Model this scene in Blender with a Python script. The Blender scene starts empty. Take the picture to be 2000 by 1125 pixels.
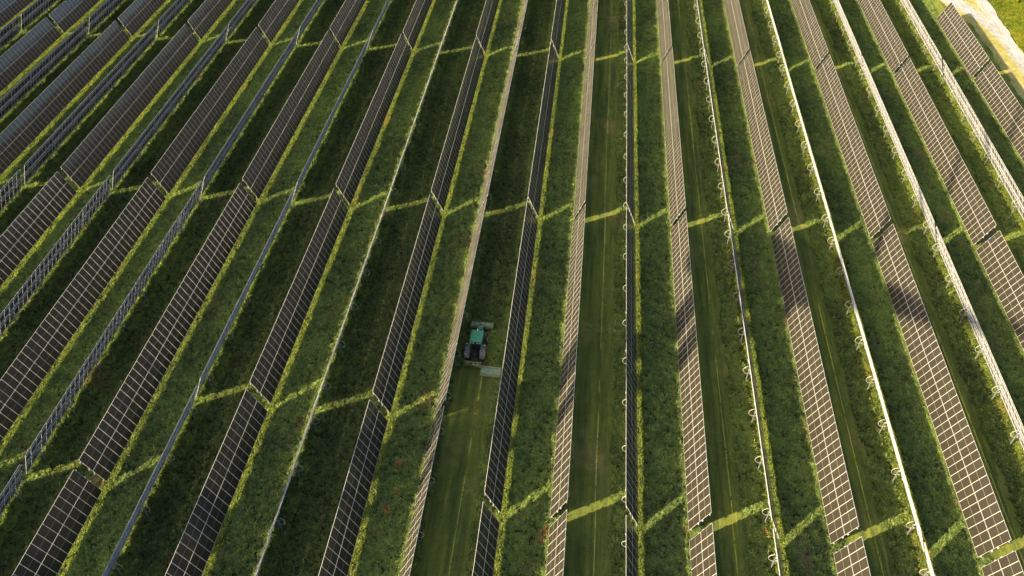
import bpy, bmesh, math, random
import numpy as np
from mathutils import Vector, Matrix
random.seed(7); rng = np.random.default_rng(11)
sc = bpy.context.scene
C = sc.collection

# ------------------------------------------------------------ camera
cam_d = bpy.data.cameras.new('camera'); cam = bpy.data.objects.new('camera', cam_d); C.objects.link(cam)
CAM = Vector((-7.5, 0.0, 82.8))
FW = Vector((-0.07583624, 0.71444080, -0.69557401)).normalized()
RT = Vector((0.99462759, 0.10349580, -0.00213808)).normalized()
UP = RT.cross(FW).normalized()
m = Matrix((RT, UP, -FW)).transposed().to_4x4(); m.translation = CAM
cam.matrix_world = m
cam_d.sensor_width = 36; cam_d.lens = 28.061; cam_d.clip_end = 3000; cam_d.clip_start = 0.5
sc.camera = cam
FPX = 28.061/36*2000

def pix(x, y, z):
    d = Vector((x, y, z)) - CAM; t = d.dot(FW)
    if t <= 1: return (1e6, 1e6)
    return 1000 + FPX*d.dot(RT)/t, 562.5 - FPX*d.dot(UP)/t
def seen(x, y, z, mg=60):
    u, v = pix(x, y, z); return -mg < u < 2000+mg and -mg < v < 1125+mg

# ------------------------------------------------------------ light
LX, LY = 1.60, 1.12                    # horizontal travel of the light per metre of drop
sund = Vector((-LX, -LY, 1)).normalized()
w = bpy.data.worlds.new('World'); sc.world = w; w.use_nodes = True
nt = w.node_tree; nt.nodes.clear()
sky = nt.nodes.new('ShaderNodeTexSky'); sky.sky_type = 'NISHITA'; sky.sun_disc = False
sky.sun_elevation = math.asin(sund.z); sky.sun_rotation = math.atan2(sund.x, sund.y)
sky.dust_density = 3.0; sky.air_density = 1.0; sky.ozone_density = 1.0
bg = nt.nodes.new('ShaderNodeBackground'); bg.inputs[1].default_value = 0.10
wo = nt.nodes.new('ShaderNodeOutputWorld')
hz_ = nt.nodes.new('ShaderNodeMixRGB'); hz_.blend_type = 'MULTIPLY'; hz_.inputs[0].default_value = 1; hz_.inputs[2].default_value = (1.0, .98, .96, 1)   # evening haze warms the sky
nt.links.new(sky.outputs[0], hz_.inputs[1]); nt.links.new(hz_.outputs[0], bg.inputs[0]); nt.links.new(bg.outputs[0], wo.inputs[0])
sl = bpy.data.lights.new('sun', 'SUN'); sl.energy = 5.0; sl.angle = math.radians(0.5); sl.color = (1.0, 0.85, 0.57)
so = bpy.data.objects.new('sun', sl); C.objects.link(so)
so.rotation_euler = sund.to_track_quat('Z', 'Y').to_euler(); so.location = (-200, -150, 200)
sc.view_settings.view_transform = 'Standard'; sc.view_settings.look = 'None'
sc.view_settings.gamma = 1; sc.view_settings.use_curve_mapping = False
sc.view_settings.exposure = 1.6

# ------------------------------------------------------------ helpers
def tag(o, label=None, cat=None, group=None, kind=None):
    if label: o['label'] = label
    if cat: o['category'] = cat
    if group: o['group'] = group
    if kind: o['kind'] = kind
    return o
def mesh_from(name, V, F, mats, mi=None, smooth=False):
    me = bpy.data.meshes.new(name); me.from_pydata([tuple(v) for v in V], [], F)
    for mm in mats: me.materials.append(mm)
    if mi is not None: me.polygons.foreach_set('material_index', mi)
    if smooth: me.polygons.foreach_set('use_smooth', [True]*len(me.polygons))
    me.update(); return me
def link(name, me, parent=None, mat=None):
    o = bpy.data.objects.new(name, me); C.objects.link(o)
    if parent: o.parent = parent
    if mat is not None: o.matrix_local = mat
    return o
def empty(name, loc, rz=0):
    o = bpy.data.objects.new(name, None); C.objects.link(o); o.location = loc; o.rotation_euler = (0, 0, rz)
    o.empty_display_size = .3; return o
class MB:
    def __init__(s): s.bm = bmesh.new()
    def box(s, c, d, M=None, bevel=0, taper=None):
        r = bmesh.ops.create_cube(s.bm, size=1.0); vs = r['verts']
        for v in vs:
            v.co.x *= d[0]; v.co.y *= d[1]; v.co.z *= d[2]
            if taper and v.co.z > 0: v.co.x *= taper[0]; v.co.y *= taper[1]
        if bevel:
            es = list({e for v in vs for e in v.link_edges})
            g = bmesh.ops.bevel(s.bm, geom=es, offset=bevel, segments=2, affect='EDGES', profile=.5)
            vs = list({v for f in g['faces'] for v in f.verts} | {v for v in vs if v.is_valid})
            vs = list({v for v in vs if v.is_valid})
        T = Matrix.Translation(c) @ (M.to_4x4() if M is not None else Matrix.Identity(4))
        bmesh.ops.transform(s.bm, matrix=T, verts=vs); return s
    def cyl(s, a, b, r0, r1=None, n=16, caps=True):
        a, b = Vector(a), Vector(b); r1 = r0 if r1 is None else r1
        d = b-a; q = d.to_track_quat('Z', 'Y').to_matrix().to_4x4()
        g = bmesh.ops.create_cone(s.bm, cap_ends=caps, segments=n, radius1=r0, radius2=r1, depth=d.length)
        bmesh.ops.transform(s.bm, matrix=Matrix.Translation((a+b)/2) @ q, verts=g['verts']); return s
    def tube(s, pts, r, n=6):
        for a, b in zip(pts[:-1], pts[1:]): s.cyl(a, b, r, n=n)
        return s
    def quad(s, ps):
        s.bm.faces.new([s.bm.verts.new(p) for p in ps]); return s
    def sphere(s, c, r, sc3=(1, 1, 1)):
        g = bmesh.ops.create_uvsphere(s.bm, u_segments=12, v_segments=8, radius=r)
        bmesh.ops.transform(s.bm, matrix=Matrix.Translation(c) @ Matrix.Diagonal((*sc3, 1)), verts=g['verts']); return s
    def build(s, name, mat, parent=None, smooth=False, mw=None):
        bmesh.ops.recalc_face_normals(s.bm, faces=s.bm.faces)
        me = bpy.data.meshes.new(name); s.bm.to_mesh(me); s.bm.free(); me.materials.append(mat)
        if smooth:
            for p in me.polygons: p.use_smooth = True
            me.set_sharp_from_angle(angle=math.radians(40))
        return link(name, me, parent, mw)

# ------------------------------------------------------------ materials
def new_mat(name):
    m = bpy.data.materials.new(name); m.use_nodes = True; n = m.node_tree
    return m, n, n.nodes['Principled BSDF']
def N(n, t, **k):
    x = n.nodes.new(t)
    for a, b in k.items(): setattr(x, a, b)
    return x
def simple(name, col, rough=.5, metal=0., noise=.15, scale=3., spec=.5, trans=0):
    m, n, b = new_mat(name); L = n.links.new
    tc = N(n, 'ShaderNodeTexCoord'); no = N(n, 'ShaderNodeTexNoise'); no.inputs['Scale'].default_value = scale; no.inputs['Detail'].default_value = 5
    L(tc.outputs['Object'], no.inputs['Vector'])
    rp = N(n, 'ShaderNodeValToRGB'); e = rp.color_ramp.elements
    e[0].position = .3; e[1].position = .7
    e[0].color = (*[c*(1-noise) for c in col], 1); e[1].color = (*[min(1, c*(1+noise)) for c in col], 1)
    L(no.outputs['Fac'], rp.inputs['Fac']); L(rp.outputs['Color'], b.inputs['Base Color'])
    b.inputs['Roughness'].default_value = rough; b.inputs['Metallic'].default_value = metal
    b.inputs['Specular IOR Level'].default_value = spec
    if trans: b.inputs['Transmission Weight'].default_value = trans
    return m
M_frame = simple('anodised_frame', (.45, .42, .365), .5, .0, .06, 2)
M_steel = simple('galvanised_steel', (.34, .35, .36), .55, .1, .15, 6)
M_post = simple('post_steel', (.17, .17, .16), .6, .1, .2, 5)
M_dark = simple('weathered_steel', (.07, .07, .065), .6, .1, .2, 5)

def cell_mat():
    m, n, b = new_mat('solar_glass'); L = n.links.new
    tc = N(n, 'ShaderNodeTexCoord'); sp = N(n, 'ShaderNodeSeparateXYZ'); L(tc.outputs['Object'], sp.inputs[0])
    def lines(sock, pitch, wid):
        a = N(n, 'ShaderNodeMath', operation='DIVIDE'); a.inputs[1].default_value = pitch; L(sock, a.inputs[0])
        f = N(n, 'ShaderNodeMath', operation='FRACT'); L(a.outputs[0], f.inputs[0])
        s = N(n, 'ShaderNodeMath', operation='SUBTRACT'); s.inputs[1].default_value = .5; L(f.outputs[0], s.inputs[0])
        ab = N(n, 'ShaderNodeMath', operation='ABSOLUTE'); L(s.outputs[0], ab.inputs[0])
        g = N(n, 'ShaderNodeMath', operation='LESS_THAN'); g.inputs[1].default_value = wid/pitch/2; L(ab.outputs[0], g.inputs[0]); return g.outputs[0]
    ofs = N(n, 'ShaderNodeMath', operation='ADD'); ofs.inputs[1].default_value = 10.0+.0905; L(sp.outputs['X'], ofs.inputs[0])
    l1 = lines(ofs.outputs[0], .181, .010)
    ofy = N(n, 'ShaderNodeMath', operation='ADD'); ofy.inputs[1].default_value = 10.0; L(sp.outputs['Y'], ofy.inputs[0])
    l2 = lines(ofy.outputs[0], .0925, .004)
    mx = N(n, 'ShaderNodeMath', operation='MAXIMUM'); L(l1, mx.inputs[0]); L(l2, mx.inputs[1])
    geo = N(n, 'ShaderNodeNewGeometry'); no = N(n, 'ShaderNodeTexNoise'); no.inputs['Scale'].default_value = .9; no.inputs['Detail'].default_value = 6; no.inputs['Roughness'].default_value = .6
    L(geo.outputs['Position'], no.inputs['Vector'])
    oi = N(n, 'ShaderNodeObjectInfo')
    c = N(n, 'ShaderNodeMixRGB'); c.inputs[1].default_value = (.0255, .0225, .0168, 1); c.inputs[2].default_value = (.037, .0325, .0228, 1)
    av = N(n, 'ShaderNodeMath', operation='MULTIPLY_ADD'); av.inputs[1].default_value = .5; L(oi.outputs['Random'], av.inputs[0])
    hf = N(n, 'ShaderNodeMath', operation='MULTIPLY'); hf.inputs[1].default_value = .6; L(no.outputs['Fac'], hf.inputs[0]); L(hf.outputs[0], av.inputs[2])
    L(av.outputs[0], c.inputs[0])
    # a film of dust, heavier towards the frame that sits lowest
    d = N(n, 'ShaderNodeMixRGB'); d.inputs[2].default_value = (.14, .125, .08, 1); L(c.outputs[0], d.inputs[1]); 
    mu = N(n, 'ShaderNodeMath', operation='MULTIPLY'); mu.inputs[1].default_value = .32; L(mx.outputs[0], mu.inputs[0]); L(mu.outputs[0], d.inputs[0])
    L(d.outputs[0], b.inputs['Base Color'])
    b.inputs['Roughness'].default_value = .16; b.inputs['Specular IOR Level'].default_value = .5
    b.inputs['IOR'].default_value = 1.45
    return m
M_cell = cell_mat()
M_mid = simple('cell_divider', (.19, .17, .14), .4, 0, .05)

def leaf_mat(name, dark, light, dry, trans=.5, rough=.6, zone=.09):
    m = bpy.data.materials.new(name); m.use_nodes = True; n = m.node_tree; n.nodes.clear(); L = n.links.new
    geo = N(n, 'ShaderNodeNewGeometry'); oi = N(n, 'ShaderNodeObjectInfo')
    n1 = N(n, 'ShaderNodeTexNoise'); n1.inputs['Scale'].default_value = zone; n1.inputs['Detail'].default_value = 4; n1.inputs['Roughness'].default_value = .65
    n2 = N(n, 'ShaderNodeTexNoise'); n2.inputs['Scale'].default_value = zone*3.1; n2.inputs['Detail'].default_value = 3
    mp = N(n, 'ShaderNodeMapping'); mp.inputs['Scale'].default_value = (1, .55, 1); L(geo.outputs['Position'], mp.inputs['Vector'])
    L(mp.outputs[0], n1.inputs['Vector']); L(mp.outputs[0], n2.inputs['Vector'])
    r1 = N(n, 'ShaderNodeMapRange'); r1.inputs[1].default_value = .35; r1.inputs[2].default_value = .68; L(n1.outputs['Fac'], r1.inputs[0])
    a = N(n, 'ShaderNodeMath', operation='MULTIPLY_ADD'); a.inputs[1].default_value = .62; L(oi.outputs['Random'], a.inputs[0])
    h = N(n, 'ShaderNodeMath', operation='MULTIPLY'); h.inputs[1].default_value = .5; L(r1.outputs[0], h.inputs[0]); L(h.outputs[0], a.inputs[2])
    il = N(n, 'ShaderNodeMath', operation='MULTIPLY_ADD'); il.inputs[1].default_value = .55; L(geo.outputs['Random Per Island'], il.inputs[0]); L(a.outputs[0], il.inputs[2])
    a = N(n, 'ShaderNodeMath', operation='SUBTRACT'); a.inputs[1].default_value = .27; a.use_clamp = True; L(il.outputs[0], a.inputs[0])
    c1 = N(n, 'ShaderNodeMixRGB'); c1.inputs[1].default_value = (*dark, 1); c1.inputs[2].default_value = (*light, 1); L(a.outputs[0], c1.inputs[0])
    r2 = N(n, 'ShaderNodeMapRange'); r2.inputs[1].default_value = .60; r2.inputs[2].default_value = .74; r2.inputs[4].default_value = .75; L(n2.outputs['Fac'], r2.inputs[0])
    c2 = N(n, 'ShaderNodeMixRGB'); c2.inputs[2].default_value = (*dry, 1); L(c1.outputs[0], c2.inputs[1]); L(r2.outputs[0], c2.inputs[0])
    df = N(n, 'ShaderNodeBsdfDiffuse'); tr = N(n, 'ShaderNodeBsdfTranslucent'); ms = N(n, 'ShaderNodeMixShader'); ms.inputs[0].default_value = trans
    ct = N(n, 'ShaderNodeMixRGB', blend_type='MULTIPLY'); ct.inputs[0].default_value = 1; ct.inputs[2].default_value = (1.85, 1.75, .30, 1); L(c2.outputs[0], ct.inputs[1])
    L(c2.outputs[0], df.inputs['Color']); L(ct.outputs[0], tr.inputs['Color'])
    gl = N(n, 'ShaderNodeBsdfGlossy'); gl.inputs['Roughness'].default_value = rough; gl.inputs['Color'].default_value = (.5, .5, .4, 1)
    m2 = N(n, 'ShaderNodeMixShader'); m2.inputs[0].default_value = .04
    out = N(n, 'ShaderNodeOutputMaterial')
    L(df.outputs[0], ms.inputs[1]); L(tr.outputs[0], ms.inputs[2]); L(ms.outputs[0], m2.inputs[1]); L(gl.outputs[0], m2.inputs[2]); L(m2.outputs[0], out.inputs[0])
    return m
M_tall = leaf_mat('meadow_leaves', (.043, .080, .036), (.36, .44, .12), (.32, .25, .13), .52)
M_edge_lit = leaf_mat('sunlit_edge_leaves', (.06, .10, .022), (.30, .345, .06), (.34, .27, .06), .5)  # meadow leaves turned yellower: sunlight on the edge strip is put into the colour
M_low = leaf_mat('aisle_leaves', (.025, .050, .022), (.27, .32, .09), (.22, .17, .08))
M_short = leaf_mat('mown_blades', (.098, .134, .034), (.28, .30, .050), (.33, .27, .10), .3, zone=.15)
M_mead = leaf_mat('verge_blades', (.08, .12, .012), (.30, .32, .02), (.34, .27, .05), .4, zone=.08)

def ground_mat(name, c0, c1, c2, stretch=(1, .08, 1), scale=1.2, rough=.95):
    m, n, b = new_mat(name); L = n.links.new
    geo = N(n, 'ShaderNodeNewGeometry'); mp = N(n, 'ShaderNodeMapping'); mp.inputs['Scale'].default_value = stretch; L(geo.outputs['Position'], mp.inputs[0])
    a = N(n, 'ShaderNodeTexNoise'); a.inputs['Scale'].default_value = scale; a.inputs['Detail'].default_value = 6; a.inputs['Roughness'].default_value = .6; L(mp.outputs[0], a.inputs['Vector'])
    f = N(n, 'ShaderNodeTexNoise'); f.inputs['Scale'].default_value = 7; f.inputs['Detail'].default_value = 8; f.inputs['Roughness'].default_value = .75; L(geo.outputs['Position'], f.inputs['Vector'])
    big = N(n, 'ShaderNodeTexNoise'); big.inputs['Scale'].default_value = .12; big.inputs['Detail'].default_value = 5; L(geo.outputs['Position'], big.inputs['Vector'])
    r = N(n, 'ShaderNodeMapRange'); r.inputs[1].default_value = .38; r.inputs[2].default_value = .64; L(a.outputs['Fac'], r.inputs[0])
    m1 = N(n, 'ShaderNodeMixRGB'); m1.inputs[1].default_value = (*c0, 1); m1.inputs[2].default_value = (*c1, 1); L(r.outputs[0], m1.inputs[0])
    r2 = N(n, 'ShaderNodeMapRange'); r2.inputs[1].default_value = .55; r2.inputs[2].default_value = .72; r2.inputs[4].default_value = .7; L(big.outputs['Fac'], r2.inputs[0])
    m2 = N(n, 'ShaderNodeMixRGB'); m2.inputs[2].default_value = (*c2, 1); L(m1.outputs[0], m2.inputs[1]); L(r2.outputs[0], m2.inputs[0])
    hs = N(n, 'ShaderNodeMixRGB', blend_type='MULTIPLY'); hs.inputs[0].default_value = 1; L(m2.outputs[0], hs.inputs[1])
    r3 = N(n, 'ShaderNodeMapRange'); r3.inputs[1].default_value = .3; r3.inputs[2].default_value = .7; r3.inputs[3].default_value = .65; r3.inputs[4].default_value = 1.3; L(f.outputs['Fac'], r3.inputs[0])
    L(r3.outputs[0], hs.inputs[2]); L(hs.outputs[0], b.inputs['Base Color'])
    bp = N(n, 'ShaderNodeBump'); bp.inputs['Strength'].default_value = .7; bp.inputs['Distance'].default_value = .06; L(f.outputs['Fac'], bp.inputs['Height']); L(bp.outputs[0], b.inputs['Normal'])
    b.inputs['Roughness'].default_value = rough; b.inputs['Specular IOR Level'].default_value = .1
    return m
M_ground = ground_mat('meadow_soil', (.030, .042, .014), (.055, .070, .022), (.08, .065, .035), (1, .5, 1), .8)
M_mown = ground_mat('mown_turf', (.080, .110, .030), (.225, .240, .040), (.33, .27, .09), (1, .05, 1), 1.1)
M_dry = ground_mat('dry_verge', (.30, .26, .075), (.45, .38, .15), (.20, .20, .03), (1, .3, 1), .5)
M_gravel = ground_mat('gravel', (.31, .305, .29), (.42, .405, .385), (.27, .25, .19), (1, .3, 1), .9)

# ------------------------------------------------------------ layout of the field (metres)
D, BOFF, HT = 15.66, 9.20, 4.80
WX, DZ = 1.79, 4.22
SL = math.hypot(WX, DZ); sx_, sz_ = WX/SL, DZ/SL
Nn = Vector((sz_, 0, sx_)); Ss = Vector((-sx_, 0, sz_))
G0, G1, G2, G3, G4, G5 = 181.15, 154.55, 100.75, 46.76, 59.38, 46.15
GAP = 1.2; PITCH = 1.1457
HC = HT - DZ/2
XC = .41                      # panel centre ahead of the post line
PIV = HC - Nn.z*.45

# ground: one sheet to the horizon, then mown strips, verge and track above it
def sheet(name, pts, z, mat, parent=None):
    me = mesh_from(name, [(x, y, z) for x, y in pts], [tuple(range(len(pts)))], [mat]); return link(name, me, parent)
def ribbon(name, cl, z, mat):      # cl: (xl, xr, y) rows
    V = []; F = []
    for a, b, y in cl: V += [(a, y, z), (b, y, z)]
    for i in range(len(cl)-1): F.append((2*i, 2*i+1, 2*i+3, 2*i+2))
    return link(name, mesh_from(name, V, F, [mat]))
def ground_sheet():
    V = []; F = []; xs = [-2500, -600] + list(range(-180, 121, 4)) + [600, 2500]; ys = [-2500, -400] + list(range(-16, 241, 4)) + [700, 2500]
    for y in ys:
        for x in xs:
            inner = -180 < x < 120 and -16 < y < 240
            V.append((x, y, (-.05*rng.random()) if inner else 0))
    nx = len(xs)
    for j in range(len(ys)-1):
        for i in range(nx-1): F.append((j*nx+i, j*nx+i+1, (j+1)*nx+i+1, (j+1)*nx+i))
    return link('ground', mesh_from('ground', V, F, [M_ground], smooth=True))
tag(ground_sheet(), kind='structure')

def wob(y, s, a=.18): return a*(math.sin(y*.55+s)+.6*math.sin(y*1.37+2.1*s)+.4*math.sin(y*3.1+s*3))
MOWN = {}
def mown_rng(k, y):
    if k >= -1 and k < 4: return (k*D+BOFF-.5, k*D+BOFF+(4.7 if k >= 0 else 5.7))
    if k == -2:
        if y < 68.6: return (k*D+BOFF-.3, k*D+BOFF+6.0)
        if y < 76.3: return (-21.5, -18.35)
    if k == 4: return (k*D+BOFF-.5, 78.4 - max(0, y-178)*.3)
    return None
for k in range(-2, 5):
    ys = [y for y in np.arange(18, 76.2 if k == -2 else 215, 1.0)]
    rows = []
    for y in ys:
        r = mown_rng(k, y)
        rows.append((r[0]+wob(y, k), r[1]+wob(y, k+5.5), y))
    tag(ribbon('mown_grass_aisle', rows, .012, M_mown), kind='structure')
ys = list(np.arange(18, 260, 1.5))
tag(ribbon('dry_verge', [(77.9+wob(y, 3, .35) - max(0, (y-178))*.28*(1 if y < 195 else 1), 84.6+wob(y, 9, .3), y) for y in ys], .020, M_dry), kind='structure')
rows = []
for y in ys:
    l = 81.4+wob(y, 1.3, .12)+ (0 if y < 182 else 1.0)
    rows.append((l, 84.5+wob(y, 4.3, .15)+max(0, y-170)*.04, y))
tag(ribbon('gravel_track', rows, .032, M_gravel), kind='structure')
M_stripe = ground_mat('yellow_green_turf', (.11, .135, .032), (.205, .225, .045), (.28, .23, .08), (1, .12, 1), 1.5)  # yellow-green stripes of turf running along the mown aisles
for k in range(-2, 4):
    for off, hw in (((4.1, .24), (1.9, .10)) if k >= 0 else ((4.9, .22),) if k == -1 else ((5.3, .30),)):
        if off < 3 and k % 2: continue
        tag(ribbon('turf_stripe', [(k*D+BOFF+off-hw+wob(y*.6, k+off, .12), k*D+BOFF+off+hw+wob(y*.7, k*2+off, .14), y) for y in np.arange(18, 215 if k > -2 else 68, 1.2)], .021, M_stripe), kind='structure')
M_soil = ground_mat('bare_soil', (.12, .105, .045), (.20, .165, .075), (.15, .15, .05), (1, .15, 1), 1.3)
tag(ribbon('bare_soil_track', [(3*D+BOFF+.3+wob(y, 2, .2), 3*D+BOFF+3.1+wob(y, 7, .3), y) for y in np.arange(60, 215, 1.2)], .024, M_soil), kind='structure')
tag(ribbon('bare_soil_track', [(4*D-4.6+wob(y, 3, .2), 4*D-3.2+wob(y, 8, .3), y) for y in np.arange(100, 215, 1.2)], .0245, M_soil), kind='structure')
tag(ribbon('wheel_rut', [(83.0+wob(y, 2, .10), 83.22+wob(y, 2.4, .12), y) for y in np.arange(176, 240, .9)], .037, M_dry), kind='structure')
# spur of the track that bends off behind the end of the last row
sp = [(82.0, 174, 1.0), (81.6, 180, 1.3), (80.6, 185, 1.7), (79.0, 189.5, 2.1), (76.8, 193.5, 2.4), (73.0, 198, 2.6), (66, 203, 2.8), (55, 207, 2.8)]
V = []; F = []
for i, (x, y, wd) in enumerate(sp):
    a = Vector(sp[max(0, i-1)][:2]); b = Vector(sp[min(len(sp)-1, i+1)][:2]); t = (b-a).normalized(); nrm = Vector((t.y, -t.x))
    V += [(x+nrm.x*wd, y+nrm.y*wd, .026), (x-nrm.x*wd, y-nrm.y*wd, .026)]
for i in range(len(sp)-1): F.append((2*i, 2*i+1, 2*i+3, 2*i+2))
tag(link('gravel_spur', mesh_from('gravel_spur', V, F, [M_gravel])), kind='structure')

# ------------------------------------------------------------ solar tables
def module_mesh():
    W = PITCH-.018; L = 2.27; T = .035; fw = .023
    x, y = W/2, L/2; V = []; F = []; MI = []
    def ring(X, Y, z): i = len(V); V.extend([(-X, -Y, z), (X, -Y, z), (X, Y, z), (-X, Y, z)]); return i
    def band(a, b, mi, flip=False):
        for i in range(4):
            j = (i+1) % 4; q = (a+i, a+j, b+j, b+i); F.append(q[::-1] if flip else q); MI.append(mi)
    o = ring(x, y, 0); i1 = ring(x-fw, y-fw, 0); i2 = ring(x-fw, y-fw, -.004)
    ob = ring(x, y, -T); b1 = ring(x-.034, y-.034, -T); b2 = ring(x-.034, y-.034, -.012)
    band(o, i1, 0); band(i1, i2, 0); band(ob, o, 0); band(b1, ob, 0); band(b2, b1, 0)
    X, Y = x-fw, y-fw; c = .018
    def q3(z, X, Y, flip):
        for (y0, y1, mi) in ((-Y, -c, 1), (-c, c, 2), (c, Y, 1)):
            i = len(V); V.extend([(-X, y0, z), (X, y0, z), (X, y1, z), (-X, y1, z)])
            q = (i, i+1, i+2, i+3); F.append(q[::-1] if flip else q); MI.append(mi)
    q3(-.004, X, Y, False); q3(-.012, x-.034, y-.034, True)
    return mesh_from('solar_module', V, F, [M_frame, M_cell, M_mid], MI)
ME_MOD = module_mesh()
ROT = Matrix((Vector((0, 1, 0)), Ss, Nn)).transposed().to_4x4()   # module x -> row, y -> slope, z -> normal
CEN = Vector((XC, 0, HC))
def along(u, yy, off): return CEN + Ss*u + Nn*off + Vector((0, yy, 0))

def ring_mesh():
    b = MB(); piv = Vector((-.07, 0, PIV-.03)); R = .68
    pts = [piv + (Nn*(-math.cos(t)) + Ss*math.sin(t))*R for t in np.linspace(-math.pi*.56, math.pi*.56, 19)]
    b.tube(pts, .026, 6)
    return b
def one(b, name, mat):
    o = b.build(name, mat); me = o.data; bpy.data.objects.remove(o); return me
ME_RING = one(ring_mesh(), 'curved_rack', M_frame)
b = MB(); b.box((0, 0, PIV/2-.05), (.08, .12, PIV+.1)); b.box((0, 0, PIV), (.20, .05, .24)); ME_POST = one(b, 'post', M_post)
b = MB()
b.box(along(0, 0, -.155), (.10, .06, SL*.90), Matrix((Nn, Vector((0, 1, 0)), Ss)).transposed())
b.tube([along(0, 0, -.2), Vector((0, 0, PIV))], .07, 6); ME_RAFT = one(b, 'rafter', M_steel)
b = MB(); b.tube([Vector((.02, .10, 1.35)), along(-1.1, .10, -.20)], .026, 6)
ME_STRUT = one(b, 'strut', M_dark)
PUR = {}
def purlin_mesh(length, wd):
    k = (round(length, 2), wd)
    if k not in PUR:
        b = MB(); Mx = Matrix((Nn, Vector((0, 1, 0)), Ss)).transposed()
        b.box((0, 0, 0), (.075, length+.26, wd), Mx); PUR[k] = one(b, 'purlin', M_steel)
    return PUR[k]
M_torq = M_steel
NUM = ['zeroth', 'first', 'second', 'third', 'fourth', 'fifth', 'sixth', 'seventh', 'eighth', 'ninth', 'tenth', 'eleventh', 'twelfth', 'thirteenth', 'fourteenth', 'fifteenth', 'sixteenth', 'seventeenth', 'eighteenth', 'nineteenth', 'twentieth', 'twenty-first', 'twenty-second', 'twenty-third', 'twenty-fourth']
def make_table(kind, k, y0, y1, n, seg):
    """y0 nearest the camera, y1 farthest"""
    if kind == 'A': px = k*D + WX/2 - XC; rz = 0; idx = 2*k
    else: px = k*D + BOFF - WX/2 + XC; rz = math.pi; idx = 2*k+1
    yc = (y0+y1)/2; length = y1-y0; pitch = length/n; sgn = 1 if kind == 'A' else -1
    fx = px + (XC if kind == 'A' else -XC)
    vis = []; rest = []
    for i in range(n):
        yl = (i-(n-1)/2)*pitch; (vis if seen(fx, yc+sgn*yl, HC, 45) else rest).append(yl)
    if not vis:
        # whole table out of view: keep it only where its shadow or its light falls near the view
        if not any(seen(fx+6, yc+t*length/2+4, 0, 400) for t in (-1, -.5, 0, .5, 1)): return None
    t = empty('solar_table', (px, yc, 0), rz); t.rotation_euler = (random.gauss(0, .0007), random.gauss(0, .0045), rz+random.gauss(0, .0006))
    side, cnt = ('left', -2-idx) if idx <= -3 else ('right', idx+3)
    if kind == 'A': look = 'dark-glass solar table' if k <= 0 else 'white-backed solar table'
    else: look = 'tan sunlit solar table' if k >= -2 else 'grey-backed solar table'
    where = {'far': 'beyond the far cross gap', 'mid': 'between far and near cross gaps', 'near': 'nearest the camera'}[seg]
    tag(t, f'{look}, {NUM[cnt]} row {side} of the tractor, {where}', 'solar panel',
        {'A': 'solar tables leaning to face right', 'B': 'solar tables leaning to face left'}[kind])
    def place(yl, u): return Matrix.Translation(along(u, yl, 0)) @ ROT
    for yl in vis:
        for u in (-1.150, 1.150):
            j = Matrix.Rotation(random.gauss(0, .0045), 4, 'Y') @ Matrix.Rotation(random.gauss(0, .004), 4, 'X')
            link('solar_module', ME_MOD, t, place(yl, u) @ j)
    if rest:
        V = []; F = []; MI = []; bv = np.array([v.co[:] for v in ME_MOD.vertices]); bf = [tuple(p.vertices) for p in ME_MOD.polygons]; bm_ = [p.material_index for p in ME_MOD.polygons]
        for yl in rest:
            for u in (-1.150, 1.150):
                Mx = np.array(place(yl, u)); o = len(V)
                V.extend((bv @ Mx[:3, :3].T + Mx[:3, 3]).tolist()); F.extend([tuple(a+o for a in f) for f in bf]); MI.extend(bm_)
        r = link('solar_module_run', mesh_from('solar_module_run', V, F, [M_frame, M_cell, M_mid], MI), t); r['kind'] = 'stuff'
    for u, wd in ((-1.90, .11), (-.42, .20), (.42, .20), (1.90, .11)):
        link('purlin', purlin_mesh(length, wd), t, Matrix.Translation(along(u, 0, -.085)))
    ns = max(2, round((length-4.3)/6.93)+1)
    for i in range(ns):
        yl = -length/2 + 2.15 + i*(length-4.3)/(ns-1)
        T = Matrix.Translation((0, yl, 0))
        link('post', ME_POST, t, T); link('rafter', ME_RAFT, t, T); link('curved_rack', ME_RING, t, T); link('strut', ME_STRUT, t, T)
    return t
h = GAP/2; NT = 0
def rowplan(kind, k):
    near = G3
    if (kind == 'A' and k in (-2, -3)) or (kind == 'B' and k in (-2, -3, -4)): near = G4
    elif (kind == 'A' and k <= -4) or (kind == 'B' and k <= -5): near = G5
    L46 = 46*PITCH
    segs = []
    n2 = 35 if near == G4 else 46
    segs.append((near+h, G2-h, n2, 'mid')); segs.append((near-h-L46, near-h, 46, 'near'))
    if not (kind == 'B' and k == 4): segs.append((G1+h, G1+h+L46, 46, 'farthest'))
    else: segs.append((G1+h, G0-h+.6, 22, 'farthest'))
    segs.append((G2+h, G1-h, 46, 'far'))
    return segs
SEGNAME = {'farthest': 'farthest of its row', 'far': 'between far and middle cross gaps', 'mid': 'between middle and near cross gaps', 'near': 'nearest the camera'}
_mt = make_table
for k in range(-13, 6):
    for kind in ('A', 'B'):
        if k == 5: continue
        for (a, b_, n, seg) in rowplan(kind, k):
            t = _mt(kind, k, a, b_, n, 'near')
            if t: t['label'] = t['label'].replace('nearest the camera', SEGNAME[seg]); NT += 1
print('tables', NT, 'objects', len(bpy.data.objects))

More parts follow.
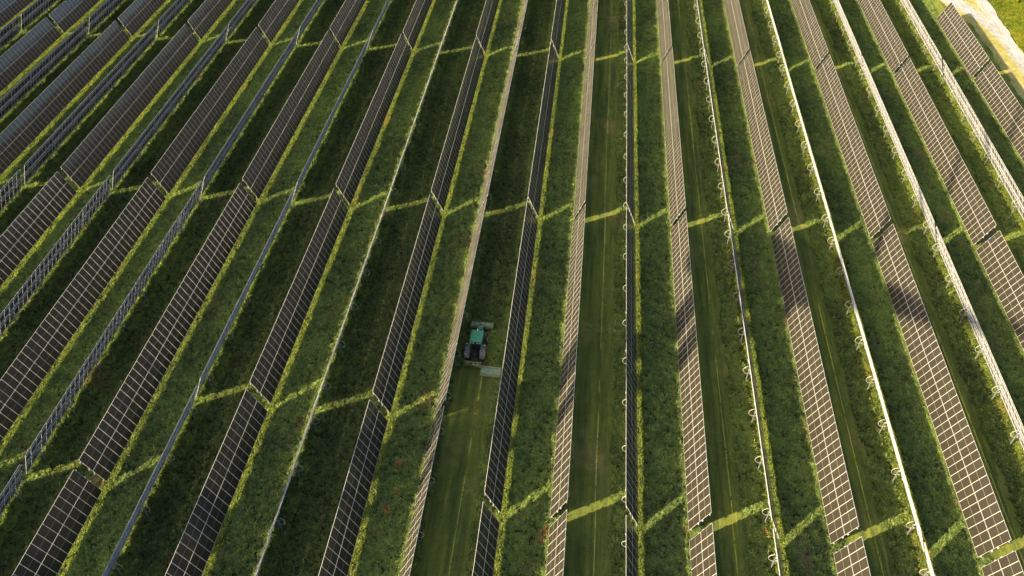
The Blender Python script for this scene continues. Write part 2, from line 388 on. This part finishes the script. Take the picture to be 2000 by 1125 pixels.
# ------------------------------------------------------------ vegetation
def blades_mesh(name, n, rad, h0, h1, wid, lean, mat, seed):
    r = random.Random(seed); V = []; F = []
    for i in range(n):
        a = r.uniform(0, 2*math.pi); q = rad*math.sqrt(r.random()); bx, by = q*math.cos(a), q*math.sin(a)
        d = r.uniform(0, 2*math.pi); hh = r.uniform(h0, h1); ln = r.uniform(*lean)*hh; ww = wid*r.uniform(.6, 1.3)
        dx, dy = math.cos(d), math.sin(d); px_, py_ = -dy*ww/2, dx*ww/2
        o = len(V)
        m1 = (bx+dx*ln*.35, by+dy*ln*.35, hh*.65); tp = (bx+dx*ln, by+dy*ln, hh*r.uniform(.75, 1.0))
        V += [(bx-px_*.6, by-py_*.6, -.03), (bx+px_*.6, by+py_*.6, -.03), (m1[0]+px_, m1[1]+py_, m1[2]), (m1[0]-px_, m1[1]-py_, m1[2]), (tp[0]+px_*.25, tp[1]+py_*.25, tp[2]), (tp[0]-px_*.25, tp[1]-py_*.25, tp[2])]
        F += [(o, o+1, o+2, o+3), (o+3, o+2, o+4, o+5)]
    return mesh_from(name, V, F, [mat])
def leafy_mesh(name, n, rad, hh, size, mat, seed):
    r = random.Random(seed); V = []; F = []
    for i in range(n):
        a = r.uniform(0, 2*math.pi); q = rad*math.sqrt(r.random()); z = hh*(1-(q/rad)**2*.6)*r.uniform(.35, 1.0)
        c = Vector((q*math.cos(a), q*math.sin(a), z)); nn = Vector((r.gauss(0, .6), r.gauss(0, .6), 1)).normalized()
        u = nn.orthogonal().normalized(); u.rotate(Matrix.Rotation(r.uniform(0, 6.28), 3, nn)); v = nn.cross(u); s = size*r.uniform(.6, 1.4); o = len(V)
        V += [tuple(c-u*s), tuple(c+v*s*.45), tuple(c+u*s), tuple(c-v*s*.45)]; F.append((o, o+1, o+2, o+3))
    return mesh_from(name, V, F, [mat])
def coll(name, meshes):
    c = bpy.data.collections.new(name)
    for i, me in enumerate(meshes):
        o = bpy.data.objects.new(me.name, me); c.objects.link(o)
    return c
CT = coll('meadow_plants', [blades_mesh('meadow_tuft', 18, .22, .16, .52, .085, (.3, 1.0), M_tall, i) for i in range(3)] +
          [leafy_mesh('meadow_herb', 22, .25, .40, .11, M_tall, 10+i) for i in range(3)] + [blades_mesh('tall_tuft', 22, .22, .42, .68, .05, (.2, .8), M_tall, 31)])
CE = coll('edge_plants', [blades_mesh('edge_tuft', 30, .32, .10, .24, .075, (.3, 1.1), M_edge_lit, 120+i) for i in range(2)] + [leafy_mesh('edge_herb', 44, .36, .20, .10, M_edge_lit, 130+i) for i in range(3)])
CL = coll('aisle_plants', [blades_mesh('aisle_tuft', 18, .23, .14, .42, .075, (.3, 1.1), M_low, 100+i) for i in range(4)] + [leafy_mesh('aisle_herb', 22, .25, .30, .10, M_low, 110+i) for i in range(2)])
CS = coll('mown_tufts', [blades_mesh('mown_tuft', 26, .42, .035, .085, .035, (.5, 1.6), M_short, 40+i) for i in range(4)])
CM = coll('verge_tufts', [blades_mesh('verge_tuft', 34, .40, .25, .55, .05, (.5, 1.3), M_mead, 60+i) for i in range(3)] + [leafy_mesh('verge_herb', 44, .4, .4, .09, M_mead, 70)])

def scatter(name, cells, col, dens, smin, smax, host, seed=0):
    """cells: (x0, x1, y0, y1) quads; a geometry-nodes scatter over them"""
    V = []; F = []
    for x0, x1, y0, y1, z in cells:
        o = len(V); V += [(x0, y0, z), (x1, y0, z), (x1, y1, z), (x0, y1, z)]; F.append((o, o+1, o+2, o+3))
    ob = link(name, mesh_from(name, V, F, [host]))
    g = bpy.data.node_groups.new(name, 'GeometryNodeTree')
    g.interface.new_socket('Geometry', in_out='INPUT', socket_type='NodeSocketGeometry'); g.interface.new_socket('Geometry', in_out='OUTPUT', socket_type='NodeSocketGeometry')
    n = g.nodes; L = g.links.new
    gi = n.new('NodeGroupInput'); go = n.new('NodeGroupOutput')
    dp = n.new('GeometryNodeDistributePointsOnFaces'); dp.inputs['Seed'].default_value = seed
    # density varies in soft patches
    pos = n.new('GeometryNodeInputPosition'); nz = n.new('ShaderNodeTexNoise'); nz.inputs['Scale'].default_value = .35; nz.inputs['Detail'].default_value = 3; L(pos.outputs[0], nz.inputs['Vector'])
    mr = n.new('ShaderNodeMapRange'); mr.inputs[1].default_value = .3; mr.inputs[2].default_value = .65; mr.inputs[3].default_value = dens*.7; mr.inputs[4].default_value = dens*1.2
    L(nz.outputs[0], mr.inputs[0]); L(mr.outputs[0], dp.inputs['Density'])
    ci = n.new('GeometryNodeCollectionInfo'); ci.inputs['Collection'].default_value = col; ci.inputs['Separate Children'].default_value = True; ci.inputs['Reset Children'].default_value = True
    ip = n.new('GeometryNodeInstanceOnPoints'); ip.inputs['Pick Instance'].default_value = True
    rr = n.new('FunctionNodeRandomValue'); rr.data_type = 'FLOAT_VECTOR'; rr.inputs[0].default_value = (-.12, -.12, 0); rr.inputs[1].default_value = (.12, .12, 6.283)
    rs = n.new('FunctionNodeRandomValue'); rs.data_type = 'FLOAT'; rs.inputs[2].default_value = smin; rs.inputs[3].default_value = smax
    nz2 = n.new('ShaderNodeTexNoise'); nz2.inputs['Scale'].default_value = .55; nz2.inputs['Detail'].default_value = 4; L(pos.outputs[0], nz2.inputs['Vector'])
    m2 = n.new('ShaderNodeMapRange'); m2.inputs[1].default_value = .32; m2.inputs[2].default_value = .66; m2.inputs[3].default_value = .72; m2.inputs[4].default_value = 1.25; L(nz2.outputs[0], m2.inputs[0])
    mu = n.new('ShaderNodeMath'); mu.operation = 'MULTIPLY'; L(rs.outputs[1], mu.inputs[0]); L(m2.outputs[0], mu.inputs[1])
    # the noise must be sampled on the points
    L(gi.outputs[0], dp.inputs['Mesh']); L(dp.outputs['Points'], ip.inputs['Points']); L(ci.outputs[0], ip.inputs['Instance'])
    L(rr.outputs[0], ip.inputs['Rotation']); L(mu.outputs[0], ip.inputs['Scale'])
    jg = n.new('GeometryNodeJoinGeometry'); L(gi.outputs[0], jg.inputs[0]); L(ip.outputs[0], jg.inputs[0]); L(jg.outputs[0], go.inputs[0])
    md = ob.modifiers.new('scatter', 'NODES'); md.node_group = g
    return ob

tall = []; low = []; short = []; edge = []
st = 1.0
def add(lst, x0, x1, y0, y1, z):
    if x1-x0 > .1 and seen((x0+x1)/2, (y0+y1)/2, 0, 70): lst.append((x0, x1, y0, y1, z))
for y in np.arange(24, 216, st):
    for k in range(-12, 5):
        a0 = k*D - 1.2                                     # from left of the A row ...
        r = mown_rng(k, y+.5)
        xe = (k+1)*D - 1.2                                  # ... to left of the next A row
        if k == 4: xe = r[0]
        if k == 4 and y > G0-2: xe = k*D-1.2+3*math.sin(y)
        def run(lst, a, b, z):
            x = a
            while x < b-1e-3:
                add(lst, x, min(b, x+2.0), y, y+st, z); x += 2.0
        run(edge, k*D+.5, k*D+2.75+wob(y*.8, k*1.7, .12), .003)
        run(tall, a0, k*D+.5, .003); a0 = k*D+2.75+wob(y*.8, k*1.7, .12)
        if r:
            l = r[0]+wob(y, k); e = r[1]+wob(y, k+5.5)
            run(tall, a0, l, .003); run(short, l if k != 3 or y < 60 else k*D+BOFF+3.0+wob(y, 7, .3), e, .016)
            if k < 4: run(tall, e, xe, .003)
        else:
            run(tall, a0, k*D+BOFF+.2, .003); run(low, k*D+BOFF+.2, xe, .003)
M_under = M_ground
tg = scatter('tall_meadow_grass', tall, CT, 16.0, .72, 1.25, M_ground, 3); tag(tg, 'uncut dark green meadow growing between the solar rows', 'grass', kind='stuff')
eg = scatter('edge_growth', edge, CE, 8.0, .7, 1.3, M_ground, 6); tag(eg, 'low growth tinted yellow-green as sunlit, along the lower edges of the dark-faced rows', 'plants', kind='stuff')
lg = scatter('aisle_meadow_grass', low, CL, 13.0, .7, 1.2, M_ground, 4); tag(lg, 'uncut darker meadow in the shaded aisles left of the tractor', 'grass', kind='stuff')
sg = scatter('mown_grass', short, CS, 5.0, .7, 1.2, M_mown, 5); tag(sg, 'short mown grass in the aisles on the right side', 'grass', kind='stuff')
verge = []
for y in np.arange(120, 260, 1.0):
    x = 84.9+wob(y, 4.3, .15)+max(0, y-170)*.04
    while x < 125:
        if seen(x+1, y+.5, 0, 60): verge.append((x, x+2, y, y+1, .004))
        x += 2
vg = scatter('field_grass', verge, CM, 6.5, .7, 1.3, M_mead, 9); tag(vg, 'bright yellow-green grass field beyond the gravel track at upper right', 'grass', kind='stuff')
sparse = []
for y in np.arange(120, 215, 1.0):
    for x in np.arange(78.3, 81, 1.35):
        if seen(x, y, 0, 40): sparse.append((x, x+1.35, y, y+1, .024))
dgm = leaf_mat('straw_blades', (.22, .21, .07), (.34, .30, .13), (.36, .30, .16), .3)
CD = coll('straw_tufts', [blades_mesh('straw_tuft', 22, .4, .04, .12, .035, (.5, 1.5), dgm, 80+i) for i in range(3)])
dg = scatter('dry_grass', sparse, CD, 2.2, .6, 1.2, M_dry, 12); tag(dg, 'thin straw-coloured grass beside the gravel track', 'grass', kind='stuff')

# poppies and yellow blossoms: real petals standing above the meadow
def blossoms(name, spots, mat, label, size, hz):
    V = []; F = []; r = random.Random(5)
    for (x, y, n, sp_) in spots:
        for i in range(n):
            c = Vector((x+r.gauss(0, sp_), y+r.gauss(0, sp_*1.3), hz*r.uniform(.8, 1.2)))
            for j in range(4):
                a = j*math.pi/2+r.uniform(-.3, .3); s = size*r.uniform(.7, 1.2); o = len(V)
                u = Vector((math.cos(a), math.sin(a), .35)); v = Vector((-math.sin(a), math.cos(a), 0))
                V += [tuple(c), tuple(c+u*s*.7-v*s*.5), tuple(c+u*s*1.1), tuple(c+u*s*.7+v*s*.5)]; F.append((o, o+1, o+2, o+3))
    o = link(name, mesh_from(name, V, F, [mat])); tag(o, label, 'flowers', kind='stuff'); return o
M_pop = simple('poppy_petal', (.55, .06, .03), .6); M_yel = simple('yellow_petal', (.62, .45, .02), .6)
pop = [(-26.4, 102.5, 12, .5), (-26.9, 53.0, 34, .35), (-25.2, 63.0, 30, .6), (-25.6, 61.8, 16, .4), (-27.1, 46.7, 22, .3), (-26.3, 49.2, 14, .3), (-8.7, 45.7, 22, .4), (-9.5, 44.6, 14, .5), (20.2, 47.7, 14, .5),
       (32.8, 46.9, 7, .5), (-40.3, 57.4, 10, .4), (-46.8, 62, 12, .4), (-25.2, 88.8, 12, .4), (-58.8, 76, 16, .7), (7.2, 47.4, 7, .3), (38.1, 48.4, 5, .4), (-27.5, 44, 12, .5), (-24.6, 78, 10, .5), (-33.5, 86, 8, .4), (6.9, 60.8, 3, .3), (-12, 97, 6, .6), (16, 48, 10, .4), (-20.5, 98, 8, .6)]
blossoms('poppies', pop, M_pop, 'scattered red poppies flowering in the uncut meadow strips', .062, .53)
yl = []
r = random.Random(9)
for i in range(420):
    k = r.randint(-10, 4); x = k*D + r.choice([2.0, 2.3, 6.9, 7.2, 14.6, -.6]) + r.gauss(0, .3); y = r.uniform(36, 200)
    if seen(x, y, 0, 0): yl.append((x, y, r.randint(2, 7), .22))
blossoms('yellow_blossoms', yl, M_yel, 'small yellow blossoms dotted along the foot of the solar rows', .032, .50)

# shrubs at the field's edge, upper right
def shrub(x, y, s, seed):
    t = empty('shrub', (x, y, 0)); r = random.Random(seed)
    V = []; F = []
    for i in range(1500):
        d = Vector((r.gauss(0, 1), r.gauss(0, 1), r.gauss(0, 1))).normalized()*r.uniform(.55, 1.0)
        c = Vector((d.x*s, d.y*s, s*.75+d.z*s*.75)) + Vector((math.sin(d.y*7), math.cos(d.x*8), math.sin(d.x*6))) * .14*s
        if c.z < .05: continue
        nn = Vector((r.gauss(0, 1), r.gauss(0, 1), r.gauss(.5, 1))).normalized(); u = nn.orthogonal().normalized(); v = nn.cross(u); q = .11*r.uniform(.6, 1.4); o = len(V)
        V += [tuple(c-u*q), tuple(c+v*q*.6), tuple(c+u*q), tuple(c-v*q*.6)]; F.append((o, o+1, o+2, o+3))
    link('foliage', mesh_from('foliage', V, F, [M_mead]), t)
    b = MB()
    for i in range(5):
        a = i*1.3; b.cyl((0, 0, 0), (math.cos(a)*s*.5, math.sin(a)*s*.5, s*.9), .04, .015, 6)
    b.build('stems', simple('bark', (.10, .07, .05), .9), t); return t
for i, (x, y, s, lb) in enumerate([(93.6, 187, 1.5, 'rounded yellow-green shrub, biggest, at the upper right corner of the photo'), (92.3, 181.5, 1.0, 'small yellow-green shrub on the right edge, below the biggest shrub'), (91.0, 193, .9, 'small yellow-green shrub left of the biggest shrub, top right')]):
    tag(shrub(x, y, s, i), lb, 'shrub', 'shrubs in the field beyond the track')

# ------------------------------------------------------------ tractor with front and side mower
M_green = simple('green_paint', (.05, .23, .10), .35, 0, .1, 2); M_dgreen = simple('faded_green_paint', (.21, .31, .17), .5, 0, .2, 3)
M_mower = simple('dusty_mower_paint', (.26, .25, .12), .7, 0, .25, 4); M_tyre = simple('tyre_rubber', (.025, .025, .025), .85); M_rim = simple('yellow_rim', (.60, .48, .05), .5)
M_glass = simple('cab_glass', (.02, .03, .03), .08, 0, .05); M_blk = simple('black_plastic', (.03, .03, .03), .5); M_fend = simple('grey_fender', (.12, .11, .10), .5); M_lamp = simple('beacon_amber', (.9, .75, .4), .3)
tr = empty('tractor', (-20.0, 72.4, 0), math.radians(-1.5))
tag(tr, 'green tractor with grey rear fenders, mowing the aisle between two solar rows', 'tractor')
def wheel(x, y, R, W_, rad_r):
    b = MB(); b.cyl((x-W_/2+.04, y, R), (x+W_/2-.04, y, R), R, n=28); b.cyl((x-W_/2, y, R), (x+W_/2, y, R), R-.06, n=28)
    for i in range(22):
        a = i*2*math.pi/22
        for s in (-1, 1):
            a2 = a+(.07 if s > 0 else -.07)
            b.box((x+s*W_*.24, y+math.cos(a2)*R, R+math.sin(a2)*R), (W_*.44, .05, .07), Matrix.Rotation(a2, 3, 'X'))
    o = b.build('wheel', M_tyre, tr, True)
    b = MB(); b.cyl((x-W_/2-.012, y, R), (x+W_/2+.012, y, R), rad_r, n=24); b.cyl((x-W_/2-.05, y, R), (x+W_/2+.05, y, R), rad_r*.4, n=12)
    b.build('rim', M_rim, o, True)
for s in (-1, 1):
    wheel(s*1.02, -1.55, .92, .56, .50); wheel(s*.98, 1.45, .70, .46, .38)
b = MB(); b.box((0, 2.0, 1.35), (.84, 2.1, .72), bevel=.10, taper=(.86, .97)); b.build('hood', M_green, tr, True)
b = MB(); b.box((0, 3.06, 1.30), (.66, .10, .55), bevel=.03); b.box((-.18, 2.15, 1.72), (.18, .55, .02)); b.box((.18, 2.15, 1.72), (.18, .55, .02)); b.build('grille', M_blk, tr)
b = MB(); b.box((0, .55, .85), (.55, 4.6, .45), bevel=.05); b.box((0, 1.45, .72), (1.6, .22, .22)); b.box((0, -1.55, .92), (1.7, .34, .34)); b.box((.62, .55, .85), (.42, 1.2, .5), bevel=.06); b.box((-.62, .55, .85), (.42, 1.2, .5), bevel=.06); b.build('chassis', M_blk, tr)
b = MB(); b.box((0, -.15, 2.0), (1.50, 1.75, 1.45), bevel=.08, taper=(.98, .90)); cab = b.build('cab', M_glass, tr, True)
b = MB()
for sx in (-1, 1):
    for sy in (-1, 1): b.cyl((sx*.76, -.15+sy*.88, 1.28), (sx*.75, -.15+sy*.80, 2.72), .045, n=8)
b.build('pillar_frame', M_green, cab)
b = MB(); b.box((0, -.10, 2.84), (1.80, 2.15, .24), bevel=.115, taper=(.90, .92)); rf = b.build('roof', M_green, tr, True)
b = MB(); b.box((0, -.02, 2.955), (.95, 1.15, .03), bevel=.012); b.box((0, -.35, 2.978), (.62, .05, .02)); b.box((0, -.02, 2.978), (.62, .05, .02)); b.build('roof_hatch', M_green, rf, True)
b = MB(); b.box((0, -1.22, 2.76), (1.55, .18, .16), bevel=.04); b.box((0, -1.30, 2.6), (1.2, .06, .18)); b.build('rear_light_bar', M_blk, rf, True)
for x in (-.62, -.28, .28, .62): b = MB(); b.box((x, -1.325, 2.76), (.16, .05, .10), bevel=.015); b.build('work_light', M_lamp, rf)
for x in (-.62, .62): b = MB(); b.box((x, .98, 2.80), (.2, .06, .10), bevel=.015); b.build('work_light', M_lamp, rf)
b = MB(); b.cyl((-.05, .98, 2.9), (-.05, .98, 3.08), .10, .07, 14); b.sphere((-.05, .98, 3.08), .075); b.build('beacon', M_lamp, tr, True)
b = MB(); b.cyl((.50, 1.15, 1.5), (.50, 1.15, 2.75), .06, n=10); b.cyl((.50, 1.15, 2.75), (.50, 1.05, 2.9), .05, n=10); b.build('exhaust', M_blk, tr, True)
for s in (-1, 1):
    b = MB(); seg = []
    for i in range(9):
        a = math.radians(20+i*17.5); c = (s*1.04, -1.55-math.cos(a)*-1.06, .92+math.sin(a)*1.06)
        b.box((s*1.04, -1.55+math.cos(a)*1.07, .92+math.sin(a)*1.07), (.66, .36, .05), Matrix.Rotation(a+math.pi/2, 3, 'X'))
    fd = b.build('rear_fender', M_fend, tr, True)
    b = MB(); b.box((s*.86, -.95, 2.02), (.34, .42, .06), bevel=.015); b.build('fender_panel', M_green, fd)
    b = MB(); b.box((s*1.22, -.92, 2.10), (.16, .10, .12), bevel=.02); b.build('tail_lamp', M_lamp, fd)
    b = MB()
    for i in range(7):
        a = math.radians(30+i*20); b.box((s*.98, 1.45+math.cos(a)*.80, .70+math.sin(a)*.80), (.50, .29, .035), Matrix.Rotation(a+math.pi/2, 3, 'X'))
    b.build('front_fender', M_blk, tr, True)
    b = MB(); b.cyl((s*.76, .75, 2.5), (s*1.25, .85, 2.5), .02, n=6); b.box((s*1.3, .86, 2.35), (.22, .05, .34), bevel=.015); b.build('mirror', M_blk, tr)
    b = MB(); b.box((s*.98, .45, 1.0), (.34, .3, .06)); b.box((s*.98, .45, .7), (.34, .3, .05)); b.build('step', M_blk, tr)
# front mower
fm = MB(); fm.box((.02, 4.25, .40), (3.15, .95, .30), bevel=.06, taper=(.97, .80)); fm = fm.build('front_mower', M_mower, tr, True)
b = MB(); b.box((.02, 4.62, .58), (3.0, .10, .14), bevel=.03); b.box((.02, 3.84, .58), (2.9, .10, .10), bevel=.02); b.build('deck_rail', M_mower, fm)
for s in (-1, 1): b = MB(); b.box((.02+s*1.50, 4.2, .42), (.14, 1.15, .42), bevel=.04); b.build('deck_end_plate', M_mower, fm)
b = MB(); b.box((.75, 4.28, .60), (.9, .55, .14), bevel=.03); b.box((-.78, 4.28, .60), (.7, .45, .12), bevel=.03); b.cyl((-.5, 4.3, .7), (.6, 4.3, .7), .07, n=8); b.build('gearbox_cover', M_dgreen, fm)
b = MB(); b.tube([(-.35, 3.05, .75), (-.5, 3.85, .75)], .05); b.tube([(.35, 3.05, .75), (.5, 3.85, .75)], .05); b.tube([(0, 3.05, 1.15), (0, 3.9, .95)], .045); b.box((0, 3.3, .9), (.7, .12, .5)); b.build('front_hitch', M_blk, fm)
# rear side mower
rm = MB(); rm.box((2.50, -4.05, .45), (2.75, 1.15, .26), bevel=.05, taper=(.97, .82)); rm = rm.build('side_mower', M_dgreen, tr, True)
b = MB(); b.box((2.35, -3.42, .50), (2.95, .26, .26), bevel=.03); b.box((2.45, -4.72, .34), (2.70, .16, .30), bevel=.03); b.build('deck_rail', M_mower, rm)
for x in (1.10, 3.80): b = MB(); b.box((x, -4.1, .40), (.07, 1.3, .44), bevel=.02); b.build('deck_end_plate', M_mower, rm)
for x in (1.7, 3.2): b = MB(); b.box((x, -4.62, .585), (.5, .05, .06)); b.build('deck_bracket', M_mower, rm)
b = MB(); b.box((-.05, -3.02, .85), (2.3, .14, .16), bevel=.02); b.box((-.05, -3.35, .62), (2.1, .10, .12), bevel=.02)
b.tube([(-1.1, -3.05, .85), (-1.15, -3.35, .40)], .05); b.tube([(-.4, -3.1, .85), (.9, -3.75, .72), (1.4, -3.85, .62)], .06); b.tube([(.2, -3.05, .95), (1.3, -3.5, .75)], .05); b.box((.55, -3.4, .75), (.4, .42, .35), bevel=.04); b.box((-.7, -3.2, .8), (.34, .3, .3), bevel=.04)
b.build('carrier_beam', M_mower, rm)
b = MB(); b.tube([(-.42, -1.9, 1.0), (-.5, -3.0, .85)], .05); b.tube([(.42, -1.9, 1.0), (.5, -3.0, .85)], .05); b.tube([(0, -1.5, 1.4), (0, -3.0, 1.15)], .05); b.box((0, -2.0, 1.2), (.5, .5, .4), bevel=.04); b.box((0, -3.0, 1.0), (.5, .14, .4)); b.tube([(-.15, -1.6, 1.45), (-.2, -2.4, 1.35), (-.25, -3.0, 1.05)], .03); b.tube([(.15, -1.6, 1.45), (.2, -2.4, 1.3), (.3, -3.0, 1.0)], .03)
b.build('rear_hitch', M_blk, tr)

# ------------------------------------------------------------ wind turbine behind the camera (its shadow lies over the panels)
M_wt = simple('turbine_white', (.78, .78, .77), .4)
H = 82.0; hub_g = Vector((27.5, 93.0)); base = Vector((hub_g.x-H*LX, hub_g.y-H*LY))
wt = empty('wind_turbine', (base.x, base.y, 0), math.radians(-29.3)); tag(wt, 'tall white wind turbine standing outside the frame, its shadow crossing the panels', 'wind turbine')
b = MB(); b.cyl((0, 0, -.2), (0, 0, H-1.5), 2.7, 2.1, 32); b.build('tower', M_wt, wt, True)
b = MB(); b.box((-1.5, 0, H), (15.0, 5.4, 6.0), bevel=.8); b.build('nacelle', M_wt, wt, True)
b = MB(); b.sphere((6.4, 0, H), 2.9, (1.2, 1, 1)); b.build('hub', M_wt, wt, True)
for ang in (183, 63, -57):
    a = math.radians(ang); d = Vector((0, math.sin(a), math.cos(a))); V = []; F = []; n = 14; Rb = 56
    e = Vector((0, math.cos(a), -math.sin(a)))
    for i in range(n+1):
        t = i/n; rr = 1.2+t*Rb; ch = 1.6*(1.5+ (2.2*math.sin(min(1, t*4)*math.pi/2)))*(1-.83*t); th = ch*(.5-.35*min(1, t*3)); tw = math.radians(24*(1-t))
        cc = Vector((5.4, 0, H)) + d*rr; c1 = e*math.cos(tw)+Vector((1, 0, 0))*math.sin(tw); c2 = Vector((1, 0, 0))*math.cos(tw)-e*math.sin(tw)
        for j in range(8): u = j/8*2*math.pi; V.append(tuple(cc+c1*ch/2*math.cos(u)+c2*th/2*math.sin(u)))
    for i in range(n):
        for j in range(8): F.append((i*8+j, i*8+(j+1) % 8, (i+1)*8+(j+1) % 8, (i+1)*8+j))
    F.append(tuple(range(8))); F.append(tuple(range(n*8, n*8+8))[::-1])
    link('blade', mesh_from('blade', V, F, [M_wt], smooth=True), wt)
bpy.context.view_layer.update()
print('total objects', len(bpy.data.objects))
